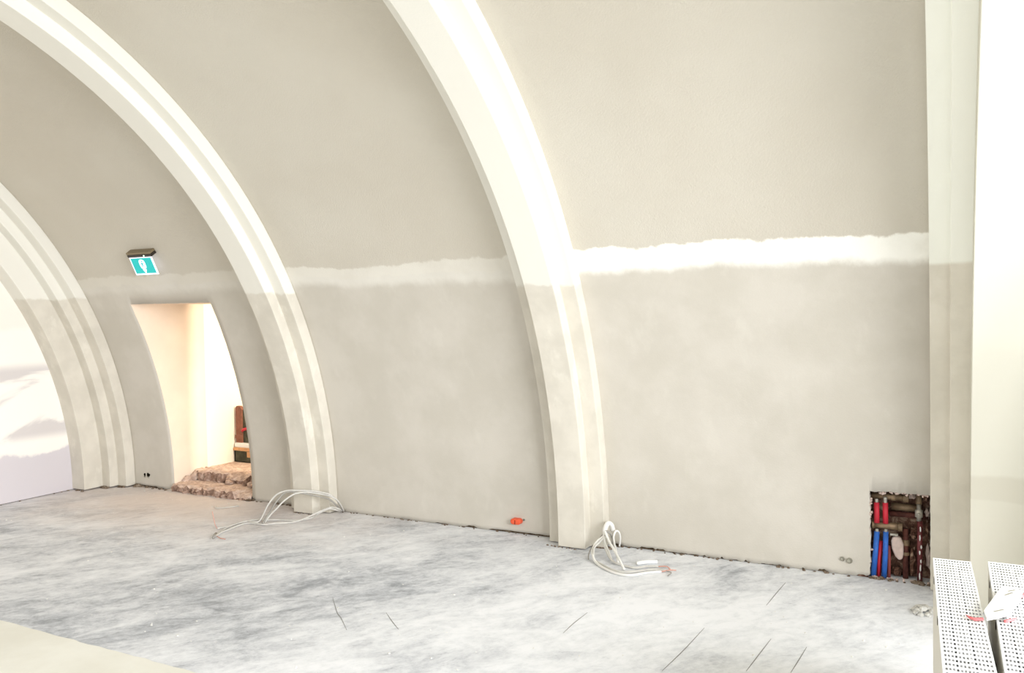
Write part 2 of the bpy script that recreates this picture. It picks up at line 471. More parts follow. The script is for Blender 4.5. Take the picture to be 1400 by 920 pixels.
# ------------------------------------------------------------------ doorway and the room behind
def reveal_panel(name, x0, x1, y1, mat):
    """side of the door opening: front edge follows the curved wall"""
    prof = []
    for i in range(25):
        z = DOOR[2] * i / 24
        y = YC + math.sqrt(max(0, R * R - max(0, z - ZC) ** 2)) + .004
        prof.append((y, z))
    m = MB(); m.prism(prof + [(y1, DOOR[2]), (y1, 0)], x0, x1, rot)
    return structure(m.build(name, mat))
reveal_panel('wall_doorway_left', DOOR[0] - .12, DOOR[0] + .003, 5.78, M['reveal'])
reveal_panel('wall_doorway_right', DOOR[1] - .003, DOOR[1] + .12, 5.78, M['wall'])
m = MB(); m.box((DOOR[0] - .12, 4.99, DOOR[2]), (DOOR[1] + .12, 5.78, DOOR[2] + .1)); structure(m.build('ceiling_doorway', M['reveal']))
m = MB(); m.box((DOOR[0] - .12, 5.78, -.1), (DOOR[0], 7.6, 2.4)); structure(m.build('wall_back_room_left', M['backwall']))
m = MB(); m.box((DOOR[0] - .12, 7.6, -.1), (-3.9, 7.7, 2.4)); structure(m.build('wall_back_room_far', M['backwall']))
m = MB(); m.box((-4.0, 5.62, -.1), (-3.9, 7.6, 2.4)); structure(m.build('wall_back_room_right', M['backwall']))
m = MB(); m.box((DOOR[1] + .12, 5.66, -.1), (-3.9, 5.78, 2.4)); m.box((DOOR[0] - .12, 5.68, DOOR[2] + .1), (DOOR[1] + .12, 5.78, 2.4)); structure(m.build('wall_back_room_near', M['backwall']))
m = MB(); m.box((DOOR[0] - .12, 5.66, 2.4), (-3.9, 7.7, 2.5)); structure(m.build('ceiling_back_room', M['backwall']))

def rough_slab(name, x0, x1, y0, y1, z, seed, nx=30, ny=14, amp=.012, front=.02, notch=None):
    """broken masonry tread: bumpy top and a ragged front edge"""
    rd = random.Random(seed); m = MB()
    fr = [rd.uniform(-front, front) for _ in range(nx + 1)]
    for j in range(ny + 1):
        for i in range(nx + 1):
            x = x0 + (x1 - x0) * i / nx; y = y0 + (y1 - y0) * j / ny
            if j == 0: y += fr[i]
            if j == 1: y += fr[i] * .4
            zz = z + rd.uniform(-amp, amp) - (rd.uniform(.0, .02) if j == 0 else 0)
            if notch and notch[0] < x < notch[1] and j < notch[2]: zz -= notch[3] * (1 - j / notch[2])
            m.v.append((x, y, zz))
    n1 = nx + 1
    for j in range(ny):
        for i in range(nx): a = j * n1 + i; m.f.append((a, a + 1, a + n1 + 1, a + n1))
    # front face in three courses down to the floor, then a closed base
    prev = list(range(n1))
    for q in (0.6, 0.3, 0.0):
        row = []
        for i in range(n1):
            v = m.v[i]; row.append(len(m.v)); m.v.append((v[0], v[1] + rd.uniform(-.014, .014), max(v[2] * q, 0.0) if q else 0.0))
        for i in range(nx): m.f.append((row[i], row[i + 1], prev[i + 1], prev[i]))
        prev = row
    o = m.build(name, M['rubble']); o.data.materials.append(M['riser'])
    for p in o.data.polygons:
        if p.index >= nx * ny: p.material_index = 1  # front faces set browner and darker than the treads
    return o
t = thing('broken_step', (-5.91, 5.5, 0), 'broken brick and mortar steps in the lit doorway', 'steps')
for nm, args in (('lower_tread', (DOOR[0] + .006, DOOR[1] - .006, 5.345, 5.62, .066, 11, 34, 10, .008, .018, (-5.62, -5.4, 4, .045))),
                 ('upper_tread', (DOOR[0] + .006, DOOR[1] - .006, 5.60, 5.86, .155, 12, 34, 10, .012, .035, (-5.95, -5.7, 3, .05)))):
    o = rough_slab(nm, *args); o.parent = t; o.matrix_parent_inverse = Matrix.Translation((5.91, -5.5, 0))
m = MB(); m.box((DOOR[0], 5.86, -.1), (-4.0, 7.6, .148)); structure(m.build('floor_back_room', M['rubble']))
# lumps of rubble along the left of the steps
specs = [((-6.37, 5.43, .03), (.035, .05, .035)), ((-6.385, 5.52, .075), (.02, .06, .045)), ((-6.36, 5.585, .10), (.04, .035, .05)), ((-5.47, 5.385, .022), (.04, .03, .024)), ((-5.9, 5.57, .085), (.05, .03, .022)), ((-5.6, 5.55, .09), (.045, .03, .025))]
LB = ['pale mortar lump at the foot of the left door jamb', 'tall pale mortar slab leaning on the left door reveal', 'brown brick lump at the left end of the upper step', 'small rubble lump at the foot of the right door jamb', 'loose brick chunk in the middle of the lower step', 'loose brick chunk on the right of the lower step']
for i, (c, r) in enumerate(specs):
    m = MB(); m.blob(c, r, 40 + i, 9, 7, .22); tag(m.build('rubble_lump', M['rubble']), LB[i], 'rubble', 'rubble lumps on the doorway steps')

# things standing in the back room
M['brown'] = plain('brown_wood', (140, 92, 74), 0.6, 0.3, 0, .2, 18)
M['white'] = plain('white_paint', (246, 246, 243), 0.45, 0.4)
M['timber'] = plain('raw_timber', (214, 166, 122), 0.7, 0.2, 0, .12, 25)
M['crate'] = plain('grey_green_crate', (84, 84, 70), 0.8, 0.2, 0, .35, 14)
M['red'] = plain('red_plastic', (202, 44, 62), 0.45, 0.4)
M['blue'] = plain('blue_plastic', (48, 104, 190), 0.5, 0.35, 0, .12, 30)
t = thing('crate', (-6.29, 6.22, .148), 'dark grey-green crate standing in the back room', 'crate')
m = MB(); m.box((-.105, -.1, 0), (.215, .14, .012)); m.box((-.105, -.1, 0), (.215, -.085, .115)); m.box((-.105, .125, 0), (.215, .14, .115)); m.box((-.105, -.1, 0), (-.09, .14, .115)); m.box((.2, -.1, 0), (.215, .14, .115))
m.build('body', M['crate'], t, False, .003)
m = MB(); m.box((.07, -.106, .055), (.13, -.1, .11)); o = m.build('label_plate', M['timber'], t); o['label'] = 'pale plate on the crate front'
t = thing('board_stack', (-6.29, 6.22, .264), 'white slab on a raw timber board lying across the crate', 'board')
m = MB(); m.box((-.112, -.11, 0), (.25, .15, .03)); m.build('timber_board', M['timber'], t, False, .002)
m = MB(); m.box((-.105, -.1, .03), (.25, .14, .078)); m.build('white_slab', M['white'], t, False, .01)
t = thing('folding_chair', (-6.3, 6.155, .343), 'brown wooden panel standing upright on the white slab in the back room', 'panel')
t.name = 'wooden_panel'
m = MB(); m.prism([(-.085, 0), (.0, 0), (.0, .34), (-.03, .37), (-.07, .37), (-.085, .345)], -.02, .02, Matrix(((1, 0, 0, 0), (0, 0, 1, 0), (0, 1, 0, 0), (0, 0, 0, 1)))); m.build('panel', M['brown'], t, False, .003)
m = MB(); m.box((.0, -.005, 0), (.16, .02, .33)); o = m.build('back_board', M['crate'], t); o['label'] = 'darker board behind the brown panel'
m = MB(); m.box((-.09, -.026, .04), (.005, -.02, .075)); m.build('batten', M['brown'], t)
m = MB(); m.tube(catmull([(-6.29, 6.128, .466), (-6.26, 6.124, .482), (-6.2, 6.12, .494)], 4), .014, 8); tag(m.build('red_strap', M['red'], None, True), 'short red strap hanging beside the brown wooden panel', 'strap')

# ------------------------------------------------------------------ exit sign on the vault above the doorway
th = math.radians(35.6); by, bz = arc(th)
xax = Vector((1, 0, 0)); tax = Vector((0, -math.sin(th), math.cos(th))); nax = Vector((0, -math.cos(th), -math.sin(th)))
SM = Matrix((( xax.x, tax.x, nax.x, -5.885), (xax.y, tax.y, nax.y, by), (xax.z, tax.z, nax.z, bz), (0, 0, 0, 1)))
t = thing('exit_sign', (0, 0, 0), 'lit green emergency exit sign in a dark housing above the doorway', 'exit sign'); t.matrix_world = SM
M['dark'] = plain('dark_brown_metal', (128, 114, 88), 0.45, 0.5, .2)
M['darker'] = plain('black_brown_plastic', (44, 36, 28), 0.4, 0.5)
HW, HD, HH, PL = .1425, .06, .045, .157
m = MB(); m.box((-HW, -HH * .45, 0), (HW, 0, HD)); m.build('housing', M['dark'], t, False, .004)
m = MB(); m.box((-HW, -HH, 0), (HW, -HH * .47, HD + .002)); m.build('lamp_tray', M['darker'], t, False, .004)
m = MB(); m.tube([(.06, -HH * .7, HD), (.06, -HH * .7, HD + .006)], .005, 10); o = m.build('indicator_light', glow('led', (225, 255, 225), 3), t); o['label'] = 'small bright indicator light'
PZ = HD * .98
M['sg_white'] = glow('sign_white', (236, 240, 255), .8); M['sg_green'] = glow('sign_green', (52, 180, 178), 0.5)
tilt = Matrix.Translation((0, -HH, PZ)) @ Matrix.Rotation(-.17, 4, 'X') @ Matrix.Translation((0, HH, -PZ))
m = MB(); m.box((-HW + .008, -HH - PL, PZ - .008), (HW - .012, -HH, PZ)); sp_ = m.build('sign_panel', M['sg_white'], t); sp_.matrix_local = tilt
m = MB(); m.box((-HW + .020, -HH - PL + .014, PZ), (HW - .024, -HH - .008, PZ + .0012)); m.build('green_field', M['sg_green'], sp_)
# pictogram: rounded doorway with a figure in it and a downward arrow
m = MB(); cx, cy0 = -.004, -HH - .062
ring = []
for i in range(28):
    a = 2 * math.pi * i / 28; ring.append((cx + .035 * math.copysign(abs(math.cos(a)) ** .7, math.cos(a)), cy0 + .042 * math.copysign(abs(math.sin(a)) ** .7, math.sin(a))))
m.prism(ring, PZ + .0012, PZ + .0022)
m.prism([(cx - .024, cy0 - .046), (cx + .024, cy0 - .046), (cx, cy0 - .084)][::-1], PZ + .0012, PZ + .0022)
m.build('pictogram', M['sg_white'], sp_)
m = MB()
hd = [(cx + .004 + .007 * math.cos(2 * math.pi * i / 12), cy0 + .024 + .007 * math.sin(2 * math.pi * i / 12)) for i in range(12)]
m.prism(hd, PZ + .0022, PZ + .0028)
for q in ([(-.006, .015), (.006, .013), (.002, -.006), (-.010, -.004)], [(.004, .010), (.018, .002), (.016, -.002), (.002, .004)], [(-.006, .012), (-.016, .004), (-.013, .0), (-.004, .005)],
          [(-.003, -.004), (.012, -.014), (.010, -.028), (.005, -.028), (.006, -.017), (-.006, -.010)], [(-.009, -.004), (-.003, -.006), (-.008, -.022), (-.018, -.024), (-.018, -.019), (-.012, -.018)]):
    m.prism([(cx + a, cy0 + b) for a, b in q][::-1], PZ + .0022, PZ + .0028)
m.build('running_figure', M['sg_green'], sp_)

# ------------------------------------------------------------------ wall boxes
YW = YC + R
M['hole'] = plain('dark_hole', (26, 22, 14), 0.95, 0.05)
M['ring'] = plain('grey_conduit', (150, 146, 132), 0.6, 0.3)
for (x, z, w_, h_, lab, sd) in ((-6.806, .118, .013, .035, 'left hand dark cable hole low on the wall beside the doorway', 1), (-6.757, .120, .022, .042, 'right hand larger dark cable hole low on the wall beside the doorway', 2)):
    rd = random.Random(sd); m = MB(); pl = []
    for i in range(14):
        a = 2 * math.pi * i / 14; k = rd.uniform(.75, 1.15); pl.append((x + w_ * k * math.cos(a), z + h_ * .5 * k * math.sin(a)))
    B = Matrix(((1, 0, 0, 0), (0, 0, 1, 0), (0, 1, 0, 0), (0, 0, 0, 1)))
    t = thing('cable_hole', (x, YW, z), lab, 'cable hole', 'open cable holes beside the doorway')
    sh = [(a - x, b - z) for a, b in pl]
    m = MB(); m.prism(sh, -.003, .02, B); m.build('cavity', M['hole'], t)
    m = MB(); m.tube([(-.006, -.006, -h_ * .35), (.004, -.012, -h_ * .5), (.016, -.01, -h_ * .62)], .003, 6); m.build('wire_end', M['ring'], t, True)
for (x, z, r_, lab) in ((-.566, .098, .0135, 'smaller empty conduit end in the wall left of the pipe niche'), (-.526, .092, .0165, 'larger empty conduit end in the wall next to the pipe niche')):
    t = thing('conduit_end', (x, YW, z), lab, 'conduit', 'conduit ends left of the pipe niche')
    m = MB(); vs = []; fs = []; n = 20
    for (rr_, yy) in ((r_, .01), (r_, -.012), (r_ * .74, -.012), (r_ * .74, .01)):
        for i in range(n):
            a = 2 * math.pi * i / n; vs.append((rr_ * math.cos(a), yy, rr_ * math.sin(a)))
    for q in range(3):
        for i in range(n): fs.append((q * n + i, q * n + (i + 1) % n, (q + 1) * n + (i + 1) % n, (q + 1) * n + i))
    m.add(vs, fs); m.build('rim', M['ring'], t, True)
    m = MB(); m.tube([(0, -.001, 0), (0, .006, 0)], r_ * .74, 16); m.build('plug', plain('dusty_plug', (190, 186, 172)), t)

# orange double wall box end
M['orange'] = plain('orange_plastic', (236, 98, 62), 0.45, 0.4)
t = thing('junction_box', (-2.793, YW, .098), 'orange plastic junction box sticking out of the wall left of the middle arch', 'junction box')
B2 = Matrix(((1, 0, 0, 0), (0, 0, 1, 0), (0, 1, 0, 0), (0, 0, 0, 1)))
m = MB(); pl = []
for i in range(12): a = math.pi / 2 + math.pi * i / 11; pl.append((-.020 + .021 * math.cos(a), .021 * math.sin(a)))
for i in range(12): a = -math.pi / 2 + math.pi * i / 11; pl.append((.020 + .021 * math.cos(a), .021 * math.sin(a)))
m.prism(pl, -.045, .01, B2); m.build('body', M['orange'], t, False, .005, 3)
m = MB(); m.tube([(.018, -.05, -.002), (.018, -.044, -.002)], .015, 16); m.tube([(-.018, -.05, .0), (-.018, -.044, .0)], .014, 16); m.build('cap', M['orange'], t, False, .002)
m = MB(); m.box((-.0045, -.0475, -.018), (.0005, -.0445, .012)); m.build('slot', plain('dark_orange', (150, 52, 30)), t)
m = MB(); m.tube([(-2.742, YW + .01, .109), (-2.742, YW - .006, .109)], .007, 10)
tag(m.build('wall_plug', plain('green_grey_plug', (120, 128, 112)), None, True), 'tiny grey wall plug right of the orange junction box', 'wall plug')

# ------------------------------------------------------------------ cables
M['cable'] = plain('grey_cable', (206, 203, 196), 0.55, 0.35, 0, .08, 20)
M['cable_d'] = plain('dark_grey_cable', (158, 154, 146), 0.55, 0.35, 0, .1, 20)
M['cable_w'] = plain('white_cable', (236, 234, 228), 0.5, 0.35)
M['cop'] = plain('pink_wire', (214, 158, 142), 0.5, 0.4)
CB = {
'A': [(-4.398, 5.36, .019), (-4.358, 5.25, .119), (-4.389, 5.2, .18), (-4.459, 5.15, .208), (-4.505, 5.1, .222), (-4.594, 5.03, .232), (-4.655, 4.98, .233), (-4.712, 4.93, .206), (-4.762, 4.89, .13), (-4.79, 4.86, .05), (-4.80, 4.827, .01), (-4.83, 4.80, .008), (-4.911, 4.79, .008), (-4.917, 4.634, .008), (-4.942, 4.536, .008)],
'B': [(-4.39, 5.36, .014), (-4.343, 5.25, .109), (-4.367, 5.2, .164), (-4.459, 5.15, .193), (-4.526, 5.08, .213), (-4.576, 5.02, .214), (-4.602, 4.98, .20), (-4.638, 4.93, .162), (-4.675, 4.89, .108), (-4.716, 4.86, .058), (-4.735, 4.825, .008)],
'C': [(-4.406, 5.36, .006), (-4.374, 5.25, .088), (-4.405, 5.2, .143), (-4.46, 5.15, .169), (-4.506, 5.1, .19), (-4.572, 5.03, .216), (-4.638, 4.97, .228), (-4.679, 4.93, .186), (-4.704, 4.89, .128), (-4.731, 4.86, .063), (-4.738, 4.801, .008)],
'D': [(-4.414, 5.37, .009), (-4.352, 5.25, .06), (-4.402, 5.22, .074), (-4.415, 5.12, .068), (-4.444, 5.05, .049), (-4.523, 5.0, .01), (-4.55, 4.915, .008), (-4.648, 4.835, .008), (-4.703, 4.774, .008), (-4.842, 4.759, .008), (-4.863, 4.689, .008), (-4.84, 4.565, .008), (-4.829, 4.473, .008), (-4.784, 4.382, .008)],
'E': [(-4.422, 5.37, .008), (-4.367, 5.25, .047), (-4.408, 5.2, .066), (-4.428, 5.1, .051), (-4.49, 5.09, .012), (-4.535, 4.993, .008), (-4.59, 4.959, .008), (-4.703, 4.933, .008), (-4.792, 4.881, .008), (-4.878, 4.842, .008), (-4.912, 4.752, .008), (-4.904, 4.623, .008), (-4.844, 4.466, .008), (-4.779, 4.363, .008)],
}
def cable(key, pts, mat, r, lab, group, sheath=None):
    m = MB(); m.tube(catmull(pts, 8), r, 8); o = m.build('cable', mat, None, True); tag(o, lab, 'cable', group); return o
G1 = 'grey cables at the foot of the left arch'
oA = cable('A', CB['A'], M['cable'], .0068, 'highest arching grey cable at the left arch, running on across the floor', G1)
cable('B', CB['B'], M['cable'], .0068, 'inner arching grey cable of the left bundle that lands nearest the arch foot', G1)
cable('C', CB['C'], M['cable_d'], .0068, 'lowest of the three grey cables arching up from the left arch foot', G1)
oD = cable('D', CB['D'], M['cable'], .0068, 'grey cable lying on the floor from the left arch foot to the pink wire end', G1)
cable('E', CB['E'], M['cable'], .0068, 'grey cable on the floor running behind its twin from the left arch foot', G1)
m = MB(); m.tube(catmull([(-4.942, 4.536, .008), (-4.925, 4.50, .05), (-4.925, 4.49, .098), (-4.94, 4.49, .15)], 5), .0028, 6)
o = m.build('wire_core', M['cop'], oA, True); o['label'] = 'thin pink wire sticking up from the cable end'
m = MB(); m.tube(catmull([(-4.784, 4.382, .008), (-4.72, 4.357, .006), (-4.66, 4.35, .006)], 5), .003, 6); o = m.build('wire_core', M['cop'], oD, True); o['label'] = 'thin pink wires at the cable end'
m = MB(); m.tube([(-4.83, 4.42, .010), (-4.76, 4.33, .010)], .011, 8); m.build('tape_wrap', M['cable_d'], oD, True)
m = MB(); m.tube(catmull([(-5.53, 5.07, .006), (-5.47, 5.02, .008), (-5.40, 5.08, .008), (-5.36, 5.16, .006)], 6), .005, 6); tag(m.build('cable', M['cable'], None, True), 'short loose grey cable offcut on the floor before the doorway', 'cable')

CR = {
'F': [(-2.06, 5.22, .118), (-2.073, 5.22, .108), (-2.095, 5.18, .069), (-2.112, 5.13, .041), (-2.102, 5.06, .021), (-2.08, 5.0, .008)],
'G': [(-2.049, 5.20, .118), (-2.054, 5.20, .108), (-2.079, 5.17, .086), (-2.086, 5.12, .066), (-2.076, 5.06, .044), (-2.035, 4.98, .025), (-1.991, 4.93, .009), (-1.902, 4.85, .009), (-1.809, 4.798, .009), (-1.72, 4.8, .009), (-1.643, 4.891, .009), (-1.572, 4.947, .009)],
'H': [(-2.040, 5.20, .118), (-2.045, 5.19, .106), (-2.06, 5.15, .084), (-2.073, 5.09, .063), (-2.056, 5.03, .045), (-2.035, 4.99, .014), (-1.948, 4.919, .009), (-1.853, 4.849, .009), (-1.768, 4.841, .009), (-1.683, 4.912, .009), (-1.618, 4.974, .009), (-1.552, 4.972, .009)],
'I': [(-2.04, 5.2, .145), (-2.03, 5.19, .134), (-1.987, 5.14, .097), (-1.918, 5.05, .071), (-1.846, 4.95, .046), (-1.791, 4.886, .009)],
'J': [(-2.047, 5.21, .135), (-2.047, 5.2, .118), (-2.024, 5.16, .078), (-1.978, 5.1, .046), (-1.935, 5.03, .026), (-1.915, 5.0, .009)],
'K': [(-1.875, 5.0, .009), (-1.914, 5.08, .044), (-1.974, 5.2, .069), (-1.998, 5.25, .103), (-1.993, 5.28, .133), (-1.979, 5.3, .122), (-1.981, 5.33, .075), (-1.998, 5.36, .010)],
'L': [(-2.045, 5.21, .140), (-2.033, 5.22, .141), (-2.019, 5.25, .12), (-2.015, 5.28, .073), (-2.029, 5.33, .010)],
'M': [(-2.050, 5.21, .118), (-2.050, 5.2, .099), (-2.017, 5.13, .067), (-1.919, 5.0, .022), (-1.839, 4.97, .009), (-1.743, 4.948, .009), (-1.686, 5.007, .009), (-1.62, 5.038, .009)],
}
G2 = 'cables hanging at the foot of the middle arch'
labs = {'F': 'thin dark cable dropping leftmost from the tied bundle at the middle arch', 'G': 'outermost pale cable curving round on the floor from the middle arch bundle', 'H': 'second pale cable curving on the floor just inside the outermost one by the middle arch',
        'I': 'straight white cable slanting down to the floor in front of the middle arch bundle', 'J': 'short white cable slanting to the floor between the curved and the straight one', 'K': 'looped white cable rising from the floor right of the tied bundle',
        'L': 'dark short cable bent behind the loop at the middle arch', 'M': 'pale cable under the straight white one that runs to the frayed ends on the right'}
cm = {'F': 'cable_d', 'G': 'cable_w', 'H': 'cable', 'I': 'cable_w', 'J': 'cable_w', 'K': 'cable_w', 'L': 'cable_d', 'M': 'cable'}
rad = {'F': .0038, 'G': .0085, 'H': .0072, 'I': .0085, 'J': .0075, 'K': .0068, 'L': .0085, 'M': .0072}
oc = {}
for k in CR: oc[k] = cable(k, CR[k], M[cm[k]], rad[k], labs[k], G2)
m = MB(); m.tube(catmull([(-2.046, 5.225, .100), (-2.050, 5.225, .140), (-2.047, 5.235, .170), (-2.04, 5.26, .186), (-2.03, 5.29, .17), (-2.025, 5.31, .13)], 6), .017, 12, True, None)
tag(m.build('cable_sleeve', M['cable_w'], None, True), 'white sleeve tying the cable bundle together at the middle arch', 'cable sleeve')
for i, (k, L) in enumerate((('G', [(-1.572, 4.947, .009), (-1.53, 4.99, .012), (-1.50, 5.02, .006)]), ('H', [(-1.552, 4.972, .009), (-1.51, 4.95, .010), (-1.515, 4.90, .004)]), ('M', [(-1.62, 5.038, .009), (-1.57, 5.05, .012), (-1.54, 5.03, .004)]))):
    m = MB(); m.tube(catmull(L, 5), .0035, 6); o = m.build('wire_core', M['cop'] if i != 1 else M['cable_d'], oc[k], True); o['label'] = 'thin bared wires at the cable end'
m = MB(); m.tube(catmull([(-1.76, 5.03, .012), (-1.711, 5.08, .014), (-1.655, 5.125, .01)], 5), .012, 8, True, None); tag(m.build('cable', M['white'], None, True), 'short thick white cable end lying behind the frayed cable ends', 'cable')

# ------------------------------------------------------------------ pipe niche at the right
M['iron'] = plain('rusty_iron', (98, 58, 50), 0.7, 0.3, .2, .45, 22)
M['brass'] = plain('dull_brass', (132, 112, 88), 0.5, 0.4, .4, .3, 30)
M['steel'] = plain('galvanised', (178, 174, 164), 0.4, 0.5, .5, .2, 40)
M['pale'] = plain('pale_mortar', (206, 186, 176), 0.9, 0.1, 0, .12, 25)
x0, x1, zt = NICHE[0], NICHE[1], NICHE[2]
m = MB(); m.box((x0 - .06, 5.52, -.1), (x1 + .1, 5.60, zt + .08)); m.box((x0 - .07, 5.392, -.1), (x0 - .012, 5.53, zt + .08)); m.box((x1 + .004, 5.40, -.1), (x1 + .08, 5.53, zt + .08)); m.box((x0 - .06, 5.36, zt + .012), (x1 + .08, 5.53, zt + .08))
structure(m.build('wall_niche', M['masonry']))
m = MB(); m.box((x0 - .06, 5.385, -.06), (x1 + .05, 5.53, -.001)); structure(m.build('floor_niche', M['masonry']))
def pipe(name, pts, r, mat, lab, cat='pipe', group=None, fit=None, fmat=None):
    b = Vector(pts[0]); t = thing(name, b, lab, cat, group); L = [Vector(p) - b for p in pts]
    m = MB(); m.tube(L, r, 14); m.build('tube', mat, t, True)
    for (p, q, rr) in (fit or []):
        m = MB(); m.tube([Vector(p) - b, Vector(q) - b], rr, 14); m.build('coupling', fmat or M['steel'], t, False, .002)
    return t
YP = 5.435
pipe('manifold_pipe', [(x0 + .002, YP + .015, .488), (-.225, YP + .015, .488)], .019, M['brass'], 'upper brass manifold pipe above the two red pipes in the niche', 'pipe', None, [((-.30, YP + .015, .488), (-.275, YP + .015, .488), .023), ((-.235, YP + .015, .488), (-.205, YP + .015, .488), .025)], M['brass'])
pipe('manifold_pipe', [(-.402, YP + .01, .312), (-.245, YP + .01, .312)], .0215, M['brass'], 'lower brass manifold pipe between the red and the blue pipes', 'pipe', None, [((-.405, YP + .01, .312), (-.392, YP + .01, .312), .025), ((-.262, YP + .01, .312), (-.238, YP + .01, .312), .026)], M['brass'])
GR = 'red pipes between the manifolds'; GB = 'blue pipes below the manifold'
pipe('red_pipe', [(-.379, YP - .012, .452), (-.377, YP - .012, .330)], .0155, M['red'], 'left red sleeved pipe between the two brass manifolds', 'pipe', GR, [((-.379, YP - .012, .475), (-.379, YP - .012, .452), .010)])
pipe('red_pipe', [(-.331, YP - .012, .455), (-.329, YP - .012, .330)], .0155, M['red'], 'right red sleeved pipe between the two brass manifolds', 'pipe', GR, [((-.331, YP - .012, .49), (-.331, YP - .012, .455), .011)])
pipe('blue_pipe', [(-.377, YP - .012, .276), (-.385, YP - .018, .15), (-.397, YP - .022, .0)], .0155, M['blue'], 'left blue pipe running from the manifold down to the floor', 'pipe', GB, [((-.377, YP - .012, .292), (-.377, YP - .012, .274), .010)])
pipe('blue_pipe', [(-.328, YP - .012, .280), (-.330, YP - .016, .15), (-.338, YP - .02, .0)], .0150, M['blue'], 'right blue pipe running from the manifold down to the floor', 'pipe', GB, [((-.328, YP - .012, .296), (-.328, YP - .012, .278), .010)])
pipe('red_pipe', [(-.356, YP + .012, .215), (-.366, YP + .004, .1), (-.368, YP, .0)], .0125, M['red'], 'long red pipe showing between the two blue pipes', 'pipe', 'red pipes behind the blue ones')
pipe('red_pipe', [(-.313, YP + .020, .19), (-.312, YP + .012, .1), (-.313, YP + .01, .0)], .0105, plain('faded_red', (150, 78, 74), .6), 'thin faded red pipe right of the blue pipes', 'pipe', 'red pipes behind the blue ones')
pipe('iron_pipe', [(-.30, YP + .045, .425), (-.155, YP + .045, .425)], .022, M['brass'], 'upper horizontal rusty pipe in the right half of the niche', 'pipe')
pipe('iron_pipe', [(-.31, YP + .055, .378), (-.10, YP + .055, .378)], .017, M['iron'], 'lower horizontal rusty pipe in the right half of the niche', 'pipe')
pipe('iron_pipe', [(-.222, YP + .03, .30), (-.222, YP + .03, .0)], .016, M['iron'], 'vertical rusty pipe beside the pale mortar lump', 'pipe', None, [((-.222, YP + .03, .20), (-.222, YP + .03, .235), .022), ((-.222, YP + .03, .14), (-.222, YP + .03, .16), .021)], M['brass'])
t = pipe('iron_pipe', [(-.145, YP, .36), (-.145, YP, .0)], .015, plain('dark_red_pipe', (104, 48, 50), .5, .4, 0, .35, 30), 'dark red vertical pipe with white drips under the grey valve', 'pipe')
for i, (zc_, hz) in enumerate(((-.045, .016), (-.095, .02), (-.15, .012), (-.185, .014), (-.235, .012), (-.275, .022), (-.325, .026))):
    m = MB(); m.blob((.006 + random.uniform(-.007, .007), -.0135, zc_), (.0045, .004, hz), 70 + i, 7, 6, .2)
    o = m.build('paint_drip', M['white'], t, True); o['label'] = 'white paint drip'
t = thing('valve', (-.15, YP, .36), 'grey shut-off valve above the dark red pipe in the niche', 'valve')
m = MB(); m.tube([(0, 0, 0), (0, 0, .02), (0, 0, .025), (0, 0, .065), (0, 0, .07), (0, 0, .10)], .014, 14, True, [.013, .013, .022, .022, .013, .013]); m.build('body', M['steel'], t, True)
m = MB(); m.tube([(0, -.012, .045), (0, -.034, .045)], .009, 12); m.build('spindle', M['steel'], t, True)
m = MB(); m.tube([(0, 0, .10), (.0, .02, .16)], .017, 12); m.build('elbow', M['brass'], t, True)
m = MB(); vs = []
pl = [(-.293, .25), (-.27, .256), (-.247, .248), (-.232, .21), (-.232, .15), (-.238, .122), (-.256, .112), (-.278, .135), (-.296, .18), (-.300, .225)]
m.prism(pl, 5.425, 5.465, B2)
tag(m.build('mortar_lump', M['pale'], None, False, .014, 3), 'pale oval mortar lump right of the blue pipes in the niche', 'mortar')
t = thing('pipe_clamp', (-.283, YP - .01, .268), 'small silver pipe clamp just above the pale mortar lump', 'clamp')
m = MB(); m.box((-.022, -.012, -.006), (.022, .012, .006)); m.build('plate', M['steel'], t, False, .003)
m = MB(); m.tube([(.012, -.012, 0), (.012, -.022, 0)], .005, 8); m.build('screw', M['steel'], t)
# brick lumps in the right part and crumbly plaster edge
k = 0
for (cx_, cz_, rx, rz, mt) in ((-.115, .495, .03, .022, 'masonry'), (-.19, .50, .035, .02, 'pale'), (-.105, .30, .016, .06, 'masonry'), (-.10, .14, .014, .07, 'pale'), (-.185, .10, .022, .08, 'masonry'), (-.27, .03, .03, .03, 'masonry'), (-.18, .27, .025, .035, 'masonry'), (-.106, .40, .016, .03, 'pale')):
    m = MB(); m.blob((cx_, 5.49, cz_), (rx, .035, rz), 90 + k, 9, 7, .28); k += 1
    o = m.build('brick_lump', M[mt])
    tag(o, ['brown brick lump in the top right corner of the niche', 'pale mortar lump at the top middle of the niche', 'brown brick lump at the right edge of the niche halfway up', 'pale plaster lump low at the right edge of the niche', 'tall brown brick lump between the two vertical rusty pipes', 'low brown brick lump under the pale oval mortar', 'brown brick lump beside the grey valve', 'pale plaster lump high at the right edge of the niche'][k - 1], 'rubble', 'brick and mortar lumps in the niche')
m = MB(); rd = random.Random(21)
for i in range(46):
    s = rd.random()
    if i < 20: p = (x0 + (x1 - x0) * rd.random(), 5.352, zt + rd.uniform(-.012, .006))
    elif i < 34: p = (x0 + rd.uniform(-.006, .008), 0, rd.uniform(.01, zt))
    else: p = (x0 + (x1 - x0) * rd.random(), 5.375, .006)
    y = YC + math.sqrt(R * R - max(0, p[2] - ZC) ** 2) + .012
    m.blob((p[0], y, p[2]), (rd.uniform(.006, .014), .012, rd.uniform(.005, .011)), 300 + i, 6, 5, .3)
o = m.build('plaster_crumbs', M['pale']); tag(o, 'crumbling pale plaster along the edge of the pipe niche', 'rubble', None, 'stuff')

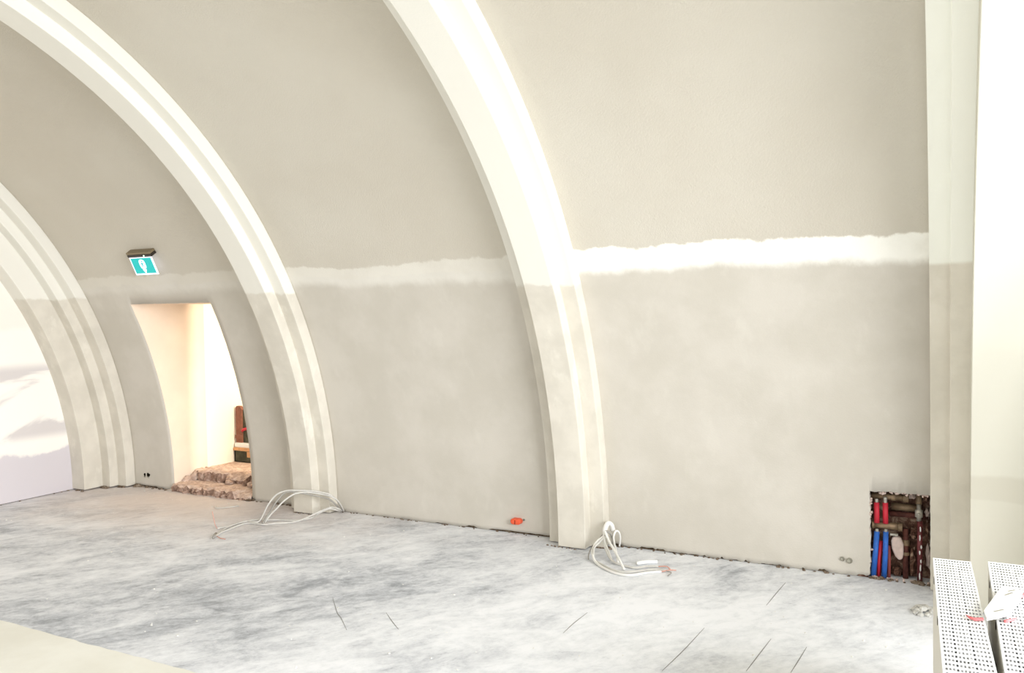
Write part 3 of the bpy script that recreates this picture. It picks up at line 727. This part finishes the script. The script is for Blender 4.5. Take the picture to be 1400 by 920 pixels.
# ------------------------------------------------------------------ radiators
M['rad'] = plain('white_enamel', (250, 250, 248), 0.35, 0.45)
M['rad_side'] = plain('cream_enamel', (226, 221, 206), 0.45, 0.4)
M['fin'] = plain('convector_steel', (240, 240, 240), 0.5, 0.4)
def grille(w, L, z, cols, pc, pr, hw, hl, thk=.0016):
    """perforated top: slots laid out in rows, a rim turned down all round"""
    m = MB(); mx = (w - cols * pc) / 2; rows = int((L - .02) / pr); my = .014
    xs = [0.0]
    for c in range(cols): a = mx + c * pc + (pc - hw) / 2; xs += [a, a + hw]
    xs.append(w)
    ys = [0.0]
    for r in range(rows): a = my + r * pr; ys += [a, a + hl]
    ys.append(L)
    nx = len(xs)
    for zz in (z, z - thk):
        for y in ys:
            for x in xs: m.v.append((x, -y, zz))
    o2 = nx * len(ys)
    for j in range(len(ys) - 1):
        for i in range(nx - 1):
            hole = (i % 2 == 1) and (j % 2 == 1)
            a = j * nx + i
            if not hole:
                m.f.append((a, a + nx, a + nx + 1, a + 1)); m.f.append((o2 + a, o2 + a + 1, o2 + a + nx + 1, o2 + a + nx))
            else:
                q = [a, a + 1, a + nx + 1, a + nx]
                for k in range(4): m.f.append((q[k], q[(k + 1) % 4], o2 + q[(k + 1) % 4], o2 + q[k]))
    m.box((-.0012, -L, z - .022), (0.0, 0, z)); m.box((w, -L, z - .022), (w + .0012, 0, z)); m.box((-.0012, 0, z - .022), (w + .0012, .0012, z)); m.box((-.0012, -L - .0012, z - .022), (w + .0012, -L, z))
    return m
def radiator(loc, rz, w, L, H, lab, cols):
    t = thing('panel_radiator', loc, lab, 'radiator', 'panel radiators waiting to be mounted', rz)
    pc = w / (cols + .7)
    grille(w, L, H, cols, pc, .034, pc * .62, .0205).build('top_grille', M['rad'], t)
    for nm, xx in (('side_panel', 0.0), ('side_panel', w - .0015)):
        m = MB(); m.box((xx, -L, .0), (xx + .0015, 0, H - .023)); m.build(nm, M['rad_side'], t)
    for yy in (0.0, -L + .0015):
        m = MB(); m.box((0.002, yy - .0015, .0), (w - .002, yy, H - .023)); m.build('end_panel', M['rad_side'], t)
    # water panels and the corrugated convector sheets seen through the slots
    mx = (w - cols * pc) / 2; X_ = lambda c: mx + c * pc
    for (c0, c1, top) in ((0.05, .8, .020), (7.05, 7.95, .004), (12.1, 12.9, .010)):
        m = MB(); m.box((X_(c0), -L + .02, .02), (X_(c1), -.02, H - top)); m.build('water_panel', M['fin'], t)
    for (c0, c1, top) in ((1.0, 2.95, .006), (4.05, 6.9, .014), (9.05, 11.95, .012)):
        a, b = X_(c0), X_(c1)
        m = MB(); y = .115; vs = []; fs = []; q = 0
        while y < L - .06:
            # fins run in blocks with open stretches between them
            if (y - .115) % .31 < .27:
                vs += [(a, -y, H - top), (a, -y, H - .13), (b, -y, H - .13), (b, -y, H - top), (a, -y - .005, H - top), (a, -y - .005, H - .13), (b, -y - .005, H - .13), (b, -y - .005, H - top)]
                o = q * 8; fs += [(o, o + 1, o + 2, o + 3), (o + 7, o + 6, o + 5, o + 4), (o, o + 3, o + 7, o + 4), (o, o + 4, o + 5, o + 1), (o + 3, o + 2, o + 6, o + 7)]; q += 1
            y += .0085
        m.add(vs, fs); m.build('convector_fins', M['fin'], t)
    # suspension lugs / slots on the left face
    for yy in (-.16, -.62, -1.15):
        m = MB(); m.box((-.0022, yy - .02, H - .055), (-.0003, yy, H - .03)); o = m.build('mounting_slot', M['darker'], t); o['label'] = 'dark mounting slot'
    return t
radiator((-.052, 3.805, .0), math.radians(2.09), .135, 1.85, .6, 'nearer-the-pipes white panel radiator with perforated top, left of the two', 13)
radiator((.146, 3.842, .0), 0.0, .135, 1.85, .6, 'right hand white panel radiator with the white bracket lying on its top', 13)

# white bracket with red wall plugs lying across the gap
t = thing('radiator_bracket', (.165, 3.26, .603), 'white slotted bracket with red plugs lying on the right radiator', 'bracket')
pl = [(.107, 3.151), (.113, 3.067), (.139, 3.093), (.172, 3.137), (.231, 3.373), (.239, 3.435), (.172, 3.447), (.147, 3.333)]
pl = [(a - .165, b - 3.26) for a, b in pl]
m = MB(); m.prism(pl, .014, .020); m.build('plate', M['white'], t, False, .002)
m = MB(); m.prism([(a * .9 + .002, b * .92) for a, b in pl[3:7]] + [(.0, .03)], .0005, .014); m.build('foot', M['white'], t, False, .002)
for (a, b) in (((.136, 3.150), (.166, 3.186)), ((.178, 3.345), (.204, 3.387)), ((.190, 3.395), (.214, 3.42))):
    d = Vector((b[0] - a[0], b[1] - a[1], 0)); n_ = Vector((-d.y, d.x, 0)).normalized() * .0035
    q = [Vector((a[0], a[1], 0)) + n_, Vector((a[0], a[1], 0)) - n_, Vector((b[0], b[1], 0)) - n_, Vector((b[0], b[1], 0)) + n_]
    m = MB(); m.prism([(p.x - .165, p.y - 3.26) for p in q][::-1], .0195, .0206); o = m.build('slot', M['ring'], t); o['label'] = 'grey slot in the white bracket'
M['pinkred'] = plain('pink_red_plastic', (226, 120, 122), 0.5, 0.35)
for (lab, P_, r_) in (('pointed pink red wall plug lying on the left radiator beside the white bracket', [(.055, 3.130), (.066, 3.108), (.080, 3.098), (.104, 3.112)], [.0012, .004, .0052, .0048]),
                      ('pink red wall plug under the near end of the white bracket', [(.166, 3.118), (.176, 3.130), (.194, 3.150), (.203, 3.170)], [.0045, .005, .0045, .0015]),
                      ('pink red wall plug at the far end of the white bracket', [(.226, 3.395), (.236, 3.42), (.25, 3.45), (.262, 3.48)], [.004, .005, .005, .003])):
    m = MB(); m.tube([(p[0], p[1], .6065) for p in P_], .005, 10, True, r_); tag(m.build('wall_plug', M['pinkred'], None, True), lab, 'wall plug', 'pink red wall plugs on the radiators')
m = MB(); m.tube([(.150, 3.325, .6045), (.164, 3.345, .605), (.176, 3.375, .6045)], .003, 8); tag(m.build('screw', M['steel'], None, True), 'grey screw beside the white bracket on the right radiator', 'screw')

# ------------------------------------------------------------------ dust, crumbs and rubble on the floor
m = MB(); rd = random.Random(33)
for i in range(26):
    a = rd.random() * 6.28; q = rd.random() ** .5
    m.blob((-.115 + .045 * q * math.cos(a), 4.90 + .09 * q * math.sin(a), .004 + .016 * (1 - q)), (rd.uniform(.012, .024), rd.uniform(.014, .03), rd.uniform(.008, .016)), 500 + i, 7, 5, .25)
tag(m.build('rubble_heap', plain('grey_dust', (206, 204, 198), .95, .1, 0, .2, 30)), 'small heap of grey rubble on the floor left of the radiators', 'rubble', None, 'stuff')
m = MB(); rd = random.Random(8)
for i in range(300):
    x = rd.uniform(-7.2, -.2); y = rd.uniform(2.75, 5.3) if rd.random() < .75 else rd.uniform(5.1, 5.34)
    r_ = rd.choice([.002, .002, .003, .003, .005])
    m.blob((x, y, r_ * .4), (r_ * rd.uniform(.8, 1.6), r_ * rd.uniform(.8, 1.6), r_ * .7), 1000 + i, 5, 4, .3)
tag(m.build('plaster_crumbs', M['crumb']), 'white plaster crumbs scattered over the grey concrete floor', 'rubble', None, 'stuff')
m = MB(); rd = random.Random(18)
def foot_run(x0, x1, y, n, big=.016):
    for i in range(n):
        r_ = rd.uniform(.005, big); m.blob((rd.uniform(x0, x1), y + rd.uniform(-.012, .012), r_ * .35), (r_ * rd.uniform(.8, 1.8), r_, r_ * rd.uniform(.5, 1.0)), rd.randint(0, 9999), 6, 5, .3)
foot_run(-7.06, -6.94, 5.27, 8, .026); foot_run(-7.17, -7.07, 5.18, 9, .024); foot_run(-7.32, -7.18, 5.0, 7, .014); foot_run(-6.93, -6.85, 5.36, 8, .03); foot_run(-6.85, -6.44, 5.365, 16, .014)
foot_run(-5.46, -5.38, 5.36, 6, .024); foot_run(-5.36, -4.9, 5.365, 14, .012); foot_run(-4.78, -4.58, 5.19, 10, .009); foot_run(-2.48, -2.19, 5.19, 12, .008); foot_run(-2.17, -2.0, 5.30, 14, .016); foot_run(-2.05, -.42, 5.37, 40, .009); foot_run(-4.4, -2.5, 5.372, 40, .007); foot_run(-.41, -.09, 5.375, 20, .016)
tag(m.build('dirt_crumbs', M['crumb_dark']), 'brown dirt and mortar crumbs along the foot of the walls', 'rubble', None, 'stuff')
# end wall foot
m = MB(); rd = random.Random(28)
for i in range(24): r_ = rd.uniform(.004, .01); m.blob((X_L + rd.uniform(0, .015), rd.uniform(3.2, 4.98), r_ * .35), (r_, r_ * 1.5, r_ * .7), 2000 + i, 6, 5, .3)
tag(m.build('dirt_crumbs', M['crumb_dark']), 'brown dirt crumbs along the foot of the left end wall', 'rubble', None, 'stuff')
